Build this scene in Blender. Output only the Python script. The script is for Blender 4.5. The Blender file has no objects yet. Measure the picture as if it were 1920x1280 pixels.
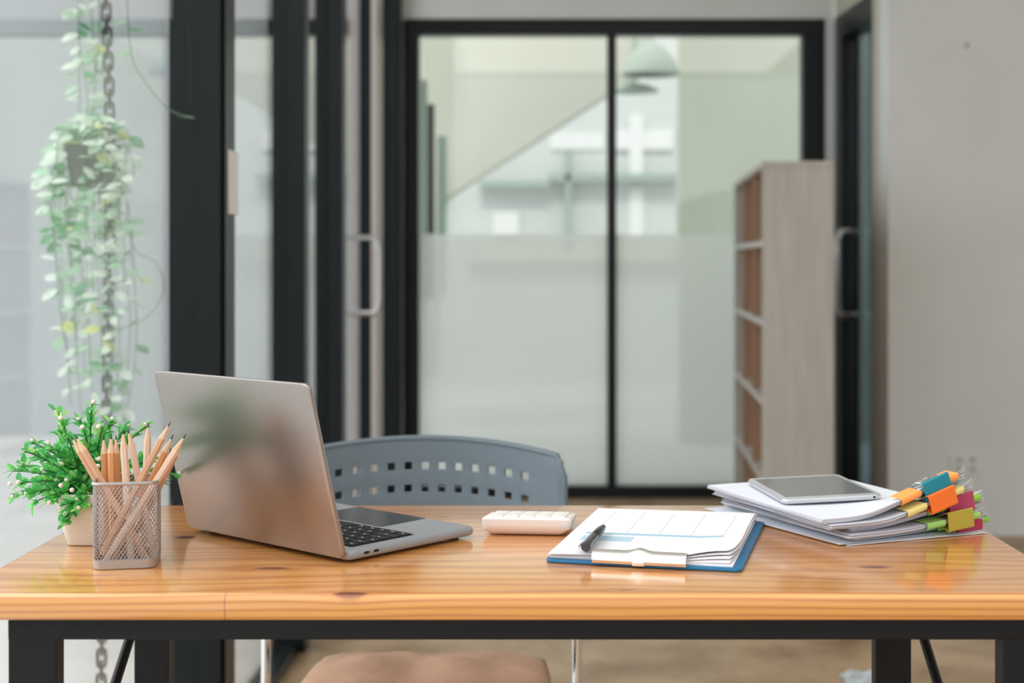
import bpy, bmesh, math, random
from mathutils import Vector, Matrix, Euler
R = math.radians
S = bpy.context.scene
C = S.collection
rnd = random.Random(7)

# ---------------------------------------------------------------- camera, world, light
CZ = 1.098                      # camera height
cd = bpy.data.cameras.new('camera'); cam = bpy.data.objects.new('camera', cd); C.objects.link(cam)
cam.location = (0, 0, CZ); cam.rotation_euler = (R(90), 0, 0)
cd.lens = 50.0; cd.sensor_width = 36; cd.sensor_fit = 'HORIZONTAL'
cd.shift_x = -66/1920; cd.shift_y = -150/1920
cd.dof.use_dof = True; cd.dof.focus_distance = 1.74; cd.dof.aperture_fstop = 4.0
cd.clip_start = 0.05; cd.clip_end = 200
S.camera = cam
S.view_settings.view_transform = 'Standard'; S.view_settings.look = 'None'
S.view_settings.gamma = 1; S.view_settings.use_curve_mapping = False
S.view_settings.exposure = 0.5
w = bpy.data.worlds.new('world'); S.world = w; w.use_nodes = True
nt = w.node_tree; bg = nt.nodes['Background']
tc = nt.nodes.new('ShaderNodeTexCoord'); sep = nt.nodes.new('ShaderNodeSeparateXYZ')
cr = nt.nodes.new('ShaderNodeValToRGB')
nt.links.new(tc.outputs['Generated'], sep.inputs[0]); nt.links.new(sep.outputs['Z'], cr.inputs[0]); mx_ = nt.nodes.new('ShaderNodeMath'); mx_.operation = 'MULTIPLY_ADD'; mx_.inputs[1].default_value = -.35; mx_.inputs[2].default_value = .92
my_ = nt.nodes.new('ShaderNodeMath'); my_.operation = 'MULTIPLY_ADD'; my_.inputs[1].default_value = .20
vm = nt.nodes.new('ShaderNodeVectorMath'); vm.operation = 'SCALE'
nt.links.new(sep.outputs['X'], mx_.inputs[0]); nt.links.new(sep.outputs['Y'], my_.inputs[0]); nt.links.new(mx_.outputs[0], my_.inputs[2])
nt.links.new(cr.outputs[0], vm.inputs[0]); nt.links.new(my_.outputs[0], vm.inputs['Scale']); nt.links.new(vm.outputs[0], bg.inputs[0])
cr.color_ramp.elements[0].position = 0.0; cr.color_ramp.elements[0].color = (0.50, 0.52, 0.51, 1)
cr.color_ramp.elements[1].position = 0.5; cr.color_ramp.elements[1].color = (0.96, 0.975, 0.99, 1)
bg.inputs[1].default_value = 1.5
def area(name, loc, rot, sx, sy, power, col):
    l = bpy.data.lights.new(name, 'AREA'); l.shape = 'RECTANGLE'; l.size = sx; l.size_y = sy; l.energy = power; l.color = col
    o = bpy.data.objects.new(name, l); C.objects.link(o); o.location = loc; o.rotation_euler = rot; return o
# daylight arriving through the tall glazing of the shop front on the left
area('window_daylight', (-2.6, 1.6, 2.6), (0, R(-55), 0), 3.0, 4.0, 40, (0.95, 0.98, 1.0))

# added fill light above the desk, out of frame, to brighten the tabletop
lp = area('tabletop_fill', (.6, .9, 2.92), (0, 0, 0), 3.0, 2.6, 20, (1.0, .97, .93))
# hazy sun high behind the building: lights the yard and facades, the roof keeps it off the table
sl = bpy.data.lights.new('sun', 'SUN'); sl.energy = 1.1; sl.angle = R(12); sl.color = (1.0, .985, .95)
so_ = bpy.data.objects.new('sun', sl); C.objects.link(so_); so_.rotation_euler = Vector((-.03, -.62, .78)).to_track_quat('Z', 'Y').to_euler()

# ---------------------------------------------------------------- helpers
def srgb(r, g, b):
    f = lambda c: (c/255/12.92) if c/255 <= .04045 else ((c/255+.055)/1.055)**2.4
    return (f(r), f(g), f(b), 1)
def mat(name, col, rough=.5, metal=0, spec=.5, coat=0, coat_rough=.1, noise=None, bump=None, trans=0, sss=0):
    m = bpy.data.materials.new(name); m.use_nodes = True
    n = m.node_tree; b = n.nodes['Principled BSDF']
    b.inputs['Base Color'].default_value = col; b.inputs['Roughness'].default_value = rough
    b.inputs['Metallic'].default_value = metal; b.inputs['Specular IOR Level'].default_value = spec
    b.inputs['Coat Weight'].default_value = coat; b.inputs['Coat Roughness'].default_value = coat_rough
    b.inputs['Transmission Weight'].default_value = trans
    t = n.nodes.new('ShaderNodeTexCoord')
    if noise:                       # (scale, amount, (stretch xyz))
        sc, amt, st = noise
        mp = n.nodes.new('ShaderNodeMapping'); mp.inputs['Scale'].default_value = st
        nz = n.nodes.new('ShaderNodeTexNoise'); nz.inputs['Scale'].default_value = sc; nz.inputs['Detail'].default_value = 5
        n.links.new(t.outputs['Object'], mp.inputs[0]); n.links.new(mp.outputs[0], nz.inputs['Vector'])
        r = n.nodes.new('ShaderNodeValToRGB'); r.color_ramp.elements[0].position = .3; r.color_ramp.elements[1].position = .7
        r.color_ramp.elements[0].color = tuple(c*(1-amt) for c in col[:3])+(1,)
        r.color_ramp.elements[1].color = tuple(min(1, c*(1+amt)) for c in col[:3])+(1,)
        n.links.new(nz.outputs['Fac'], r.inputs[0]); n.links.new(r.outputs[0], b.inputs['Base Color'])
    if bump:
        sc, st = bump
        nz = n.nodes.new('ShaderNodeTexNoise'); nz.inputs['Scale'].default_value = sc
        n.links.new(t.outputs['Object'], nz.inputs['Vector'])
        bp = n.nodes.new('ShaderNodeBump'); bp.inputs['Strength'].default_value = st; bp.inputs['Distance'].default_value = .002
        n.links.new(nz.outputs['Fac'], bp.inputs['Height']); n.links.new(bp.outputs[0], b.inputs['Normal'])
    return m

class MB:
    def __init__(s): s.v = []; s.f = []; s.m = []
    def add(s, vs, fs, mi=0):
        o = len(s.v); s.v += [tuple(p) for p in vs]; s.f += [tuple(i+o for i in f) for f in fs]; s.m += [mi]*len(fs); return s
    def box(s, x0, x1, y0, y1, z0, z1, M=None, mi=0):
        vs = [Vector((x, y, z)) for z in (z0, z1) for y in (y0, y1) for x in (x0, x1)]
        if M: vs = [M @ p for p in vs]
        return s.add(vs, [(0,2,3,1),(4,5,7,6),(0,1,5,4),(2,6,7,3),(0,4,6,2),(1,3,7,5)], mi)
    def tube(s, pts, r, n=8, closed=False, caps=True, mi=0):
        pts = [Vector(p) for p in pts]; k = len(pts)
        rr = r if isinstance(r, (list, tuple)) else [r]*k
        rings = []; prev = None
        for i, p in enumerate(pts):
            if closed: t = pts[(i+1) % k]-pts[i-1]
            else: t = pts[min(i+1, k-1)]-pts[max(i-1, 0)]
            t.normalize()
            if prev is None:
                a = Vector((0,0,1)) if abs(t.z) < .9 else Vector((1,0,0))
                u = t.cross(a).normalized()
            else: u = (prev - t*prev.dot(t)).normalized()
            prev = u; v = t.cross(u)
            rings.append([p + rr[i]*(math.cos(2*math.pi*j/n)*u + math.sin(2*math.pi*j/n)*v) for j in range(n)])
        vs = [p for q in rings for p in q]; fs = []
        for i in range(k if closed else k-1):
            a = i*n; b = ((i+1) % k)*n
            for j in range(n): fs.append((a+j, a+(j+1)%n, b+(j+1)%n, b+j))
        if caps and not closed: fs += [tuple(range(n))[::-1], tuple((k-1)*n+j for j in range(n))]
        return s.add(vs, fs, mi)
    def loft(s, rings, mi=0, cap0=True, cap1=True):
        n = len(rings[0]); vs = [p for q in rings for p in q]; fs = []
        for i in range(len(rings)-1):
            for j in range(n): fs.append((i*n+j, i*n+(j+1)%n, (i+1)*n+(j+1)%n, (i+1)*n+j))
        if cap0: fs.append(tuple(range(n))[::-1])
        if cap1: fs.append(tuple((len(rings)-1)*n+j for j in range(n)))
        return s.add(vs, fs, mi)
    def prism(s, poly, y0, y1, M=None, mi=0):     # poly in x,z extruded in y
        a = [Vector((x, y0, z)) for x, z in poly]; b = [Vector((x, y1, z)) for x, z in poly]
        if M: a = [M@p for p in a]; b = [M@p for p in b]
        return s.loft([a, b], mi)
    def build(s, name, mats, parent=None, smooth=False, bevel=0, bseg=3, subsurf=0, ang=40):
        me = bpy.data.meshes.new(name); me.from_pydata(s.v, [], s.f)
        mats = mats if isinstance(mats, (list, tuple)) else [mats]
        for m in mats: me.materials.append(m)
        me.polygons.foreach_set('material_index', s.m)
        b = bmesh.new(); b.from_mesh(me); bmesh.ops.recalc_face_normals(b, faces=b.faces)
        b.to_mesh(me); b.free()
        o = bpy.data.objects.new(name, me); C.objects.link(o)
        if parent: o.parent = parent
        if bevel:
            md = o.modifiers.new('bevel', 'BEVEL'); md.width = bevel; md.segments = bseg; md.limit_method = 'ANGLE'; md.angle_limit = R(35)
        if subsurf:
            md = o.modifiers.new('sub', 'SUBSURF'); md.levels = subsurf; md.render_levels = subsurf
        if smooth or bevel:
            for p in me.polygons: p.use_smooth = True
            try: me.set_sharp_from_angle(angle=R(ang))
            except Exception: pass
        return o
def rrect(w, d, r, n=6, z=0, cx=0, cy=0):
    pts = []
    for sx, sy, a0 in ((1,1,0),(-1,1,90),(-1,-1,180),(1,-1,270)):
        for k in range(n+1):
            a = R(a0+90*k/n); pts.append(Vector((cx+sx*(w/2-r)+r*math.cos(a), cy+sy*(d/2-r)+r*math.sin(a), z)))
    return pts
def slab(w, d, r, z0, z1, cx=0, cy=0, e=.0006, n=6):  # rounded slab with softened edges
    h = z1-z0; e = min(e, h*.45)
    return MB().loft([rrect(w-2*e, d-2*e, max(r-e,.0001), n, z0, cx, cy), rrect(w-.6*e, d-.6*e, r, n, z0+.3*e, cx, cy), rrect(w, d, r, n, z0+e, cx, cy),
                      rrect(w, d, r, n, z1-e, cx, cy), rrect(w-.6*e, d-.6*e, r, n, z1-.3*e, cx, cy), rrect(w-2*e, d-2*e, max(r-e,.0001), n, z1, cx, cy)])
def thing(name, label, cat, loc=(0,0,0), rz=0, group=None):
    o = bpy.data.objects.new(name, None); C.objects.link(o); o.empty_display_size = .05
    o.location = loc; o.rotation_euler = (0, 0, rz); return tag(o, label, cat, group)
def tag(o, label, cat, group=None):
    o['label'] = label; o['category'] = cat
    if group: o['group'] = group
    return o
def struct(o, label=None):
    o['kind'] = 'structure'
    if label: o['label'] = label
    return o
def copy_tree(o, parent=None):
    c = o.copy(); C.objects.link(c)
    if parent: c.parent = parent
    for ch in list(o.children): copy_tree(ch, c)
    return c

# ---------------------------------------------------------------- materials
M = {}
M['black'] = mat('black powder coat', (.008,.0095,.011,1), .42, spec=.25)
M['frame'] = mat('black aluminium', (.008,.011,.0125,1), .34, spec=.28)
M['wall'] = mat('painted plaster', srgb(221,224,223), .85, noise=(3,.03,(1,1,1)))
M['wall_out'] = mat('outer render', srgb(186,190,194), .9, noise=(1.2,.05,(1,1,1)))
M['beige'] = mat('beige soffit', srgb(196,198,184), .9, noise=(1,.06,(1,1,1)))
M['white'] = mat('white plastic', srgb(240,238,236), .35)
M['bright'] = mat('window sky white', (.80,.80,.80,1), .7)
M['green_grey'] = mat('green grey paint', srgb(150,168,156), .7)
M['chrome'] = mat('chrome', (.75,.74,.72,1), .12, 1)
M['clipm'] = mat('nickel', (.86,.84,.83,1), .30, .85)
M['alu'] = mat('brushed aluminium', srgb(196,186,182), .45, .25)
M['paper'] = mat('paper', srgb(228,230,236), .8)
M['paper2'] = mat('paper warm', srgb(230,224,226), .8)

def floor_mat():
    m = mat('polished concrete', srgb(170,152,130), .35, spec=.4)
    n = m.node_tree; b = n.nodes['Principled BSDF']; t = n.nodes.new('ShaderNodeTexCoord')
    a = n.nodes.new('ShaderNodeTexNoise'); a.inputs['Scale'].default_value = 3.2; a.inputs['Detail'].default_value = 8; a.inputs['Roughness'].default_value = .62
    n.links.new(t.outputs['Object'], a.inputs['Vector'])
    r = n.nodes.new('ShaderNodeValToRGB'); e = r.color_ramp.elements
    e[0].position = .33; e[0].color = srgb(132,104,76); e[1].position = .7; e[1].color = srgb(190,164,132)
    n.links.new(a.outputs['Fac'], r.inputs[0]); n.links.new(r.outputs[0], b.inputs['Base Color']); return m
M['floor'] = floor_mat()

def glass_mat(name, tint=(1,1,1,1), boost=2.0, rough=.01):
    # thin pane: clear with a Schlick mirror reflection, the same from both faces
    m = bpy.data.materials.new(name); m.use_nodes = True; n = m.node_tree; n.nodes.clear()
    out = n.nodes.new('ShaderNodeOutputMaterial'); mx = n.nodes.new('ShaderNodeMixShader')
    tr = n.nodes.new('ShaderNodeBsdfTransparent'); tr.inputs[0].default_value = tint
    gl = n.nodes.new('ShaderNodeBsdfGlossy'); gl.inputs['Roughness'].default_value = rough
    lw = n.nodes.new('ShaderNodeLayerWeight'); lw.inputs[0].default_value = .5
    p = n.nodes.new('ShaderNodeMath'); p.operation = 'POWER'; p.inputs[1].default_value = 5
    q = n.nodes.new('ShaderNodeMath'); q.operation = 'MULTIPLY_ADD'; q.inputs[1].default_value = .96*1.3; q.inputs[2].default_value = .04*boost; q.use_clamp = True
    n.links.new(lw.outputs['Facing'], p.inputs[0]); n.links.new(p.outputs[0], q.inputs[0]); n.links.new(q.outputs[0], mx.inputs[0])
    n.links.new(tr.outputs[0], mx.inputs[1]); n.links.new(gl.outputs[0], mx.inputs[2]); n.links.new(mx.outputs[0], out.inputs[0]); return m
M['glass'] = glass_mat('clear glass', (.97,.98,.982,1))
M['glass_back'] = glass_mat('clear glass green', (.965,.98,.968,1))
def frost_mat():
    m = bpy.data.materials.new('frosted film'); m.use_nodes = True; n = m.node_tree; n.nodes.clear()
    out = n.nodes.new('ShaderNodeOutputMaterial')
    tl = n.nodes.new('ShaderNodeBsdfTranslucent'); tl.inputs[0].default_value = (.99,.985,.975,1)
    df = n.nodes.new('ShaderNodeBsdfDiffuse'); df.inputs[0].default_value = (.82,.83,.82,1)
    rf = n.nodes.new('ShaderNodeBsdfRefraction'); rf.inputs['Roughness'].default_value = .45; rf.inputs['IOR'].default_value = 1.01; rf.inputs[0].default_value = (.9,.95,.93,1)
    gl = n.nodes.new('ShaderNodeBsdfGlossy'); gl.inputs['Roughness'].default_value = .25
    a = n.nodes.new('ShaderNodeMixShader'); a.inputs[0].default_value = .22
    b = n.nodes.new('ShaderNodeMixShader'); b.inputs[0].default_value = .25
    c = n.nodes.new('ShaderNodeMixShader'); c.inputs[0].default_value = .05
    n.links.new(tl.outputs[0], a.inputs[1]); n.links.new(df.outputs[0], a.inputs[2])
    n.links.new(a.outputs[0], b.inputs[1]); n.links.new(rf.outputs[0], b.inputs[2])
    n.links.new(b.outputs[0], c.inputs[1]); n.links.new(gl.outputs[0], c.inputs[2]); n.links.new(c.outputs[0], out.inputs[0]); return m
M['frost'] = frost_mat()

def wood_mat(knots):
    m = mat('varnished pine', srgb(225,160,95), .28, spec=.6, coat=1.0, coat_rough=.12)
    m.node_tree.nodes['Principled BSDF'].inputs['Coat IOR'].default_value = 1.6
    n = m.node_tree; b = n.nodes['Principled BSDF']; L = n.links.new
    t = n.nodes.new('ShaderNodeTexCoord'); sp = n.nodes.new('ShaderNodeSeparateXYZ'); L(t.outputs['Object'], sp.inputs[0])
    def math_(op, a, b_=None, c=None, clamp=False):
        q = n.nodes.new('ShaderNodeMath'); q.operation = op; q.use_clamp = clamp
        for i, v in enumerate((a, b_, c)):
            if v is None: continue
            if isinstance(v, (int, float)): q.inputs[i].default_value = v
            else: L(v, q.inputs[i])
        return q.outputs[0]
    def mix(f, c1, c2, bt='MIX'):
        q = n.nodes.new('ShaderNodeMix'); q.data_type = 'RGBA'; q.blend_type = bt
        if isinstance(f, (int, float)): q.inputs[0].default_value = f
        else: L(f, q.inputs[0])
        for i, v in ((6, c1), (7, c2)):
            if isinstance(v, tuple): q.inputs[i].default_value = v
            else: L(v, q.inputs[i])
        return q.outputs[2]
    # boards 92 mm wide running along x
    bi = math_('FLOOR', math_('DIVIDE', math_('ADD', sp.outputs['Y'], 1.0), .092))
    wn = n.nodes.new('ShaderNodeTexWhiteNoise'); wn.noise_dimensions = '1D'; L(bi, wn.inputs['W'])
    off = math_('MULTIPLY', wn.outputs['Value'], 13.7)
    cmb = n.nodes.new('ShaderNodeCombineXYZ')
    L(math_('ADD', math_('MULTIPLY', sp.outputs['X'], .11), off), cmb.inputs[0])
    # knots: grain swells around each
    kn_mask = 0; swell = 0
    for (kx, ky, rx, ry, st) in knots:
        dx = math_('DIVIDE', math_('SUBTRACT', sp.outputs['X'], kx), rx)
        dy = math_('DIVIDE', math_('SUBTRACT', sp.outputs['Y'], ky), ry)
        d2 = math_('ADD', math_('MULTIPLY', dx, dx), math_('MULTIPLY', dy, dy))
        core = math_('MULTIPLY', math_('SMOOTH_MIN', math_('MAXIMUM', math_('SUBTRACT', 1.0, d2), 0.0), .8, .2), st)
        kn_mask = math_('ADD', core, kn_mask)
        g = math_('DIVIDE', math_('MULTIPLY', dy, ry*2.2), math_('ADD', math_('MULTIPLY', d2, .35), 1.0))
        swell = math_('ADD', g, swell)
    yy = math_('ADD', sp.outputs['Y'], math_('MULTIPLY', wn.outputs['Value'], .8))
    L(math_('SUBTRACT', yy, swell), cmb.inputs[1]); L(sp.outputs['Z'], cmb.inputs[2])
    nz = n.nodes.new('ShaderNodeTexNoise'); nz.inputs['Scale'].default_value = 9; nz.inputs['Detail'].default_value = 2; L(cmb.outputs[0], nz.inputs['Vector'])
    # growth rings: distance field through y and z with slow wander
    ring = math_('ADD', math_('MULTIPLY', math_('SUBTRACT', yy, swell), 210.0), math_('MULTIPLY', sp.outputs['Z'], 880.0))
    ring = math_('ADD', ring, math_('MULTIPLY', nz.outputs['Fac'], 34.0))
    sw = math_('MULTIPLY_ADD', math_('SINE', ring), .5, .5)
    sw = math_('POWER', sw, 2.6)
    fz = n.nodes.new('ShaderNodeTexNoise'); fz.inputs['Scale'].default_value = 260; fz.inputs['Detail'].default_value = 3
    mp = n.nodes.new('ShaderNodeMapping'); mp.inputs['Scale'].default_value = (.02,1,1); L(t.outputs['Object'], mp.inputs[0]); L(mp.outputs[0], fz.inputs['Vector'])
    base = mix(wn.outputs['Value'], srgb(240,174,96), srgb(230,156,78))
    c = mix(math_('MULTIPLY', sw, .62), base, srgb(190,102,34))
    c = mix(math_('MULTIPLY', math_('SUBTRACT', fz.outputs['Fac'], .4), .7, None, True), c, srgb(196,116,50))
    # board seams
    fr = math_('FRACT', math_('DIVIDE', math_('ADD', sp.outputs['Y'], 1.0), .092))
    seam = math_('LESS_THAN', fr, .008)
    c = mix(math_('MULTIPLY', seam, .35), c, srgb(150,80,35))
    jd = math_('LESS_THAN', math_('ABSOLUTE', math_('ADD', sp.outputs['X'], .337)), .0007)
    jf = math_('LESS_THAN', sp.outputs['Y'], 1.498)
    c = mix(math_('MULTIPLY', math_('MULTIPLY', jd, jf), .6), c, srgb(120,70,40))
    c = mix(math_('MULTIPLY', math_('MULTIPLY', kn_mask, 1.7, None, True), math_('DIVIDE', math_('SUBTRACT', sp.outputs['Z'], TZ-.012), .012, None, True)), c, srgb(120,44,18))
    L(c, b.inputs['Base Color'])
    return m

# ---------------------------------------------------------------- the room
TZ = 0.75; TX0, TX1, TY0, TY1 = -.627, .572, 1.486, 2.036
struct(MB().box(-.76, 6, -2, 6.6, -.1, 0).build('floor', M['floor']))
pave = mat('outer paving', srgb(206,208,206), .8, noise=(2,.08,(1,1,1)))
struct(MB().box(-9, -.76, -2, 16, -.1, -.002).build('floor', pave))
struct(MB().box(-.76, 6, 6.6, 16, -.1, -.002).build('floor', pave))
struct(MB().box(-.80, 6, -1.2, 6.9, 2.95, 3.05).build('ceiling', mat('ceiling paint', srgb(225,225,220), .9)))
# back wall above the glazed door and its little pier
w1 = MB(); w1.box(-.68, 1.33, 6.6, 6.75, 2.225, 2.95); w1.box(1.292, 1.34, 6.6, 6.75, 0, 2.225)
struct(w1.build('wall_back', M['wall']))
struct(MB().box(1.366, 5.0, 5.7, 5.85, 0, 2.95).build('wall_right', M['wall']))
# return wall beside the frontal wall, holding the second glass door
def yawbox(x0, y0, x1, y1, th, z0, z1, mb=None):
    d = Vector((x1-x0, y1-y0, 0)); nrm = Vector((d.y, -d.x, 0)).normalized()*th
    a = [Vector((x0,y0,0)), Vector((x1,y1,0)), Vector((x1,y1,0))+nrm, Vector((x0,y0,0))+nrm]
    mb = mb or MB(); return mb.loft([[Vector((p.x,p.y,z0)) for p in a], [Vector((p.x,p.y,z1)) for p in a]])
def side(t): return (1.366+(1.335-1.366)*t, 5.7+.9*t)
wr = MB()
a, b = side(0), side(.26); yawbox(a[0], a[1]+.15, b[0], b[1], .12, 0, 2.75, wr)
a, b = side(.26), side(1.0); yawbox(*a, *b, .12, 2.225, 2.95, wr)
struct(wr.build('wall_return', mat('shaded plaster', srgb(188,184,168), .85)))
d2 = struct(thing('door_2', 'narrow glass door in a black frame between bookcase and right wall', 'door'))
del d2['category']
fr = MB(); yawbox(*side(.26), *side(.31), .09, 0, 2.225, fr); yawbox(*side(.86), *side(1.0), .09, 0, 2.225, fr); yawbox(*side(.31), *side(.86), .09, 2.12, 2.225, fr); yawbox(*side(.31), *side(.86), .09, 0, .1, fr)
fr.build('door_frame', M['frame'], d2)
x0, y0 = side(.31); x1, y1 = side(.86)
yawbox(x0+.04, y0, x1+.04, y1, .008, .1, 2.12).build('glass_pane', glass_mat('dark glass', (.74,.84,.90,1), 3), d2)
hx, hy = side(.62)
MB().tube([(hx+.02, hy, 1.23), (hx-.05, hy, 1.23), (hx-.075, hy-.02, 1.19), (hx-.075, hy-.02, .90), (hx-.05, hy, .86), (hx+.02, hy, .86)], .014, 10).build('door_handle', M['chrome'], d2, True)
# a dim room behind that door
struct(MB().box(1.9, 2.0, 5.9, 8.0, 0, 2.95).build('wall_side_room', mat('blue grey wall', srgb(190,206,214), .8)))

# glazed double door at the back
d1 = struct(thing('door_1', 'wide black framed glass door with frosted lower half', 'door')); del d1['category']
XL, XR = -.671, 1.290; Y = 6.60
px = lambda x, d: (x-1026)*d/2667
f1 = MB(); f1.box(XL, px(785,Y), Y, Y+.09, 0, 2.217); f1.box(px(1505,Y), XR, Y, Y+.09, 0, 2.217)
f1.box(XL, XR, Y-.002, Y+.092, 2.150, 2.217); f1.box(XL, XR, Y-.002, Y+.092, 0.0, .055)
f1.build('door_frame', M['frame'], d1, bevel=.003)
MB().box(px(1139,Y), px(1156,Y), Y+.01, Y+.07, .055, 2.150).build('mullion', M['frame'], d1, bevel=.003)
for a, b_ in ((px(785,Y), px(1139,Y)), (px(1156,Y), px(1505,Y))):
    g = MB().box(a, b_, Y+.036, Y+.044, .055, 2.150).build('glass_pane', M['glass_back'], d1)
    MB().add([(a, Y+.034, .055), (b_, Y+.034, .055), (b_, Y+.034, 1.225), (a, Y+.034, 1.225)], [(0,1,2,3)]).build('frosted_film', M['frost'], g)
# black lintel running on outside, then a paler beam
struct(MB().box(-1.12, -.78, 6.60, 6.69, 2.150, 2.217).build('trim_1', M['frame']))
struct(MB().box(-5.5, -1.12, 6.60, 6.69, 2.150, 2.217).build('trim_2', mat('grey beam', srgb(176,184,184), .7)))

# left glazed wall: black posts with glass set between them
posts = [(2.95,3.10,-.785,-.68), (3.99,4.07,-.785,-.68), (4.73,4.83,-.785,-.68), (5.80,5.90,-.785,-.68), (6.5,6.6,-.785,-.671)]
for i, (y0, y1, x0, x1) in enumerate(posts):
    m = MB(); m.box(x0, x1, y0, y1, 0, 2.95)
    if i == 0:
        m.box(-.742, -.676, y0-.006, y0, 0, 2.95)       # glazing bead
        m.box(-.68, -.672, y0+.02, y0+.05, 0, 2.95)
    struct(m.build('trim_%d' % (3+i), M['frame'], bevel=.003))
win = struct(thing('window_1', 'tall clear glass pane beside the left end of the table', 'window')); del win['category']
MB().box(-.734, -.726, .6, 2.95, 0.03, 2.95).build('glass_pane', M['glass'], win)
MB().box(-.75, -.71, .6, 2.95, 0, .03).build('sill_channel', M['frame'], win)
wi = 2
for a, b_ in ((4.07,4.73), (3.10,3.99), (4.83,5.80), (5.9,6.5)):
    ww = struct(thing('window_%d' % wi, 'glass bay between two black posts', 'window')); del ww['category']; wi += 1
    MB().box(-.734, -.726, a, b_, .03, 2.95).build('glass_pane', M['glass'], ww)
    MB().box(-.76, -.70, a, b_, 0, .03).build('sill_channel', M['frame'], ww)
    if b_ == 4.73: MB().box(-.75, -.71, a, a+.10, .815, .835).build('rail', M['frame'], ww)
# aluminium stile with a D handle on the far leaf
st = struct(thing('door_3', 'glass side door with pale metal stile and long handle', 'door')); del st['category']
MB().box(-.69, -.672, 5.58, 5.78, .03, 2.5).build('stile', M['alu'], st)
hy = 5.42; M['handle'] = mat('handle steel', (.5,.5,.5,1), .3, 1)
MB().tube([(-.75, hy, 1.19), (-.655, hy, 1.19), (-.644, hy, 1.17), (-.638, hy, 1.13), (-.638, hy, .95), (-.644, hy, .92), (-.655, hy, .90), (-.75, hy, .90)], .010, 10).build('door_handle', M['handle'], st, True)
# white plate on the near post
tag(MB().box(-.680, -.672, 3.005, 3.095, 1.198, 1.335).build('wall_plate', M['white'], bevel=.002), 'white blank plastic plate fixed to the side of the near black post', 'plate')
# socket on the right wall
so = thing('power_socket', 'pale double power socket low on the right wall', 'socket', (1.675, 5.7, .286))
slab(.13, .075, .006, 0, .008).build('cover_plate', M['wall'], so).rotation_euler = (R(90), 0, 0)
for dx in (-.028, .028):
    for dz in (-.018, .018):
        MB().tube([(dx, -.0125, dz), (dx, -.007, dz)], .008, 12).build('outlet_hole', mat('socket grey', srgb(140,146,142), .6), so)
tag(MB().tube([(px(1812,5.7), 5.70, 1.098+(490-85)*5.7/2667), (px(1812,5.7), 5.69, 1.098+(490-85)*5.7/2667)], .006, 10).build('wall_screw', mat('screw grey', srgb(120,122,118), .5, .5)), 'small grey screw high on the right wall', 'screw')

# ---------------------------------------------------------------- outside
struct(MB().box(-9, -1.15, 9.0, 9.2, 0, 5).build('wall_outer', M['wall_out']))
struct(MB().box(-3, 5, 13, 13.2, 0, 7).build('wall_facade', mat('pale facade', srgb(204,208,206), .9, noise=(.7,.06,(1,1,3)))))
pz = lambda y, d: CZ+(490-y)*d/2667
for k, (x0, x1, y0, y1) in enumerate(((1032,1132,250,280), (1150,1262,244,280), (1180,1206,215,330), (1180,1206,352,450), (925,972,398,440))):
    d = 12.98-.02*(k % 3)
    struct(MB().box(px(x0,d), px(x1,d), d, d+.04, pz(y1,d), pz(y0,d)).build('window_%d' % (wi+k), M['bright']), 'far facade window, its sky brightness painted as a white panel')  # white colour stands in for bright sky in the window openings
d = 12.9
for k, (x0, x1, y0, y1, mm) in enumerate(((900,1030,340,352,'green_grey'), (1030,1270,326,340,'green_grey'), (1060,1070,280,470,'green_grey'), (880,1300,455,490,'beige'))):
    struct(MB().box(px(x0,d), px(x1,d), d-.05, d+.08, pz(y1,d), pz(y0,d)).build('trim_%d' % (10+k), M[mm]))
# sloping soffit (underside of an outer stair) and the outer side wall
d = 8.2
poly = [(px(x,d), pz(y,d)) for x, y in ((720,-160),(1230,-160),(1215,130),(1145,172),(835,372),(822,440),(815,700),(720,700))]
struct(MB().prism(poly, 8.2, 8.45).build('ceiling_outer_stair', M['beige']))
struct(MB().box(px(1275,8.6), 3.2, 8.6, 8.8, 0, 4).build('wall_outer_right', mat('sage render', srgb(186,192,176), .9, noise=(.8,.1,(1,1,.4)))))
for k, (x0, x1, yt) in enumerate(((789,799,150), (802,813,195), (820,836,255))):
    dd = 7.0+.35*k
    struct(MB().box(px(x0,dd), px(x1,dd), dd, dd+.05, .9, pz(yt,dd)).build('trim_%d' % (20+k), M['green_grey'] if k != 1 else M['frame']))
def pendant(cx, cy, ztop, zsh, r, h, label):
    t = thing('pendant_lamp', label, 'lamp', (cx, cy, zsh))
    prof = [(.02,h),(.03,h*.93),(r*.45,h*.8),(r*.8,h*.45),(r*.97,h*.12),(r,0),(r*.95,0),(r*.7,h*.42),(.03,h*.75)]
    rings = [[Vector((q*math.cos(2*math.pi*j/20), q*math.sin(2*math.pi*j/20), z)) for j in range(20)] for q, z in prof]
    MB().loft(rings).build('lamp_shade', M['green_grey'], t, True)
    MB().tube([(0,0,h), (0,0,ztop-zsh)], .012, 8).build('cord', M['green_grey'], t)
pendant(px(1220,7.8), 7.8, 3.4, pz(140,7.8), .16, .19, 'green grey dome pendant lamp seen high through the back glass')
pendant(px(1190,8.0), 8.0, 3.4, pz(172,8.0), .14, .05, 'flat green grey pendant lamp below the dome lamp')

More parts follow.
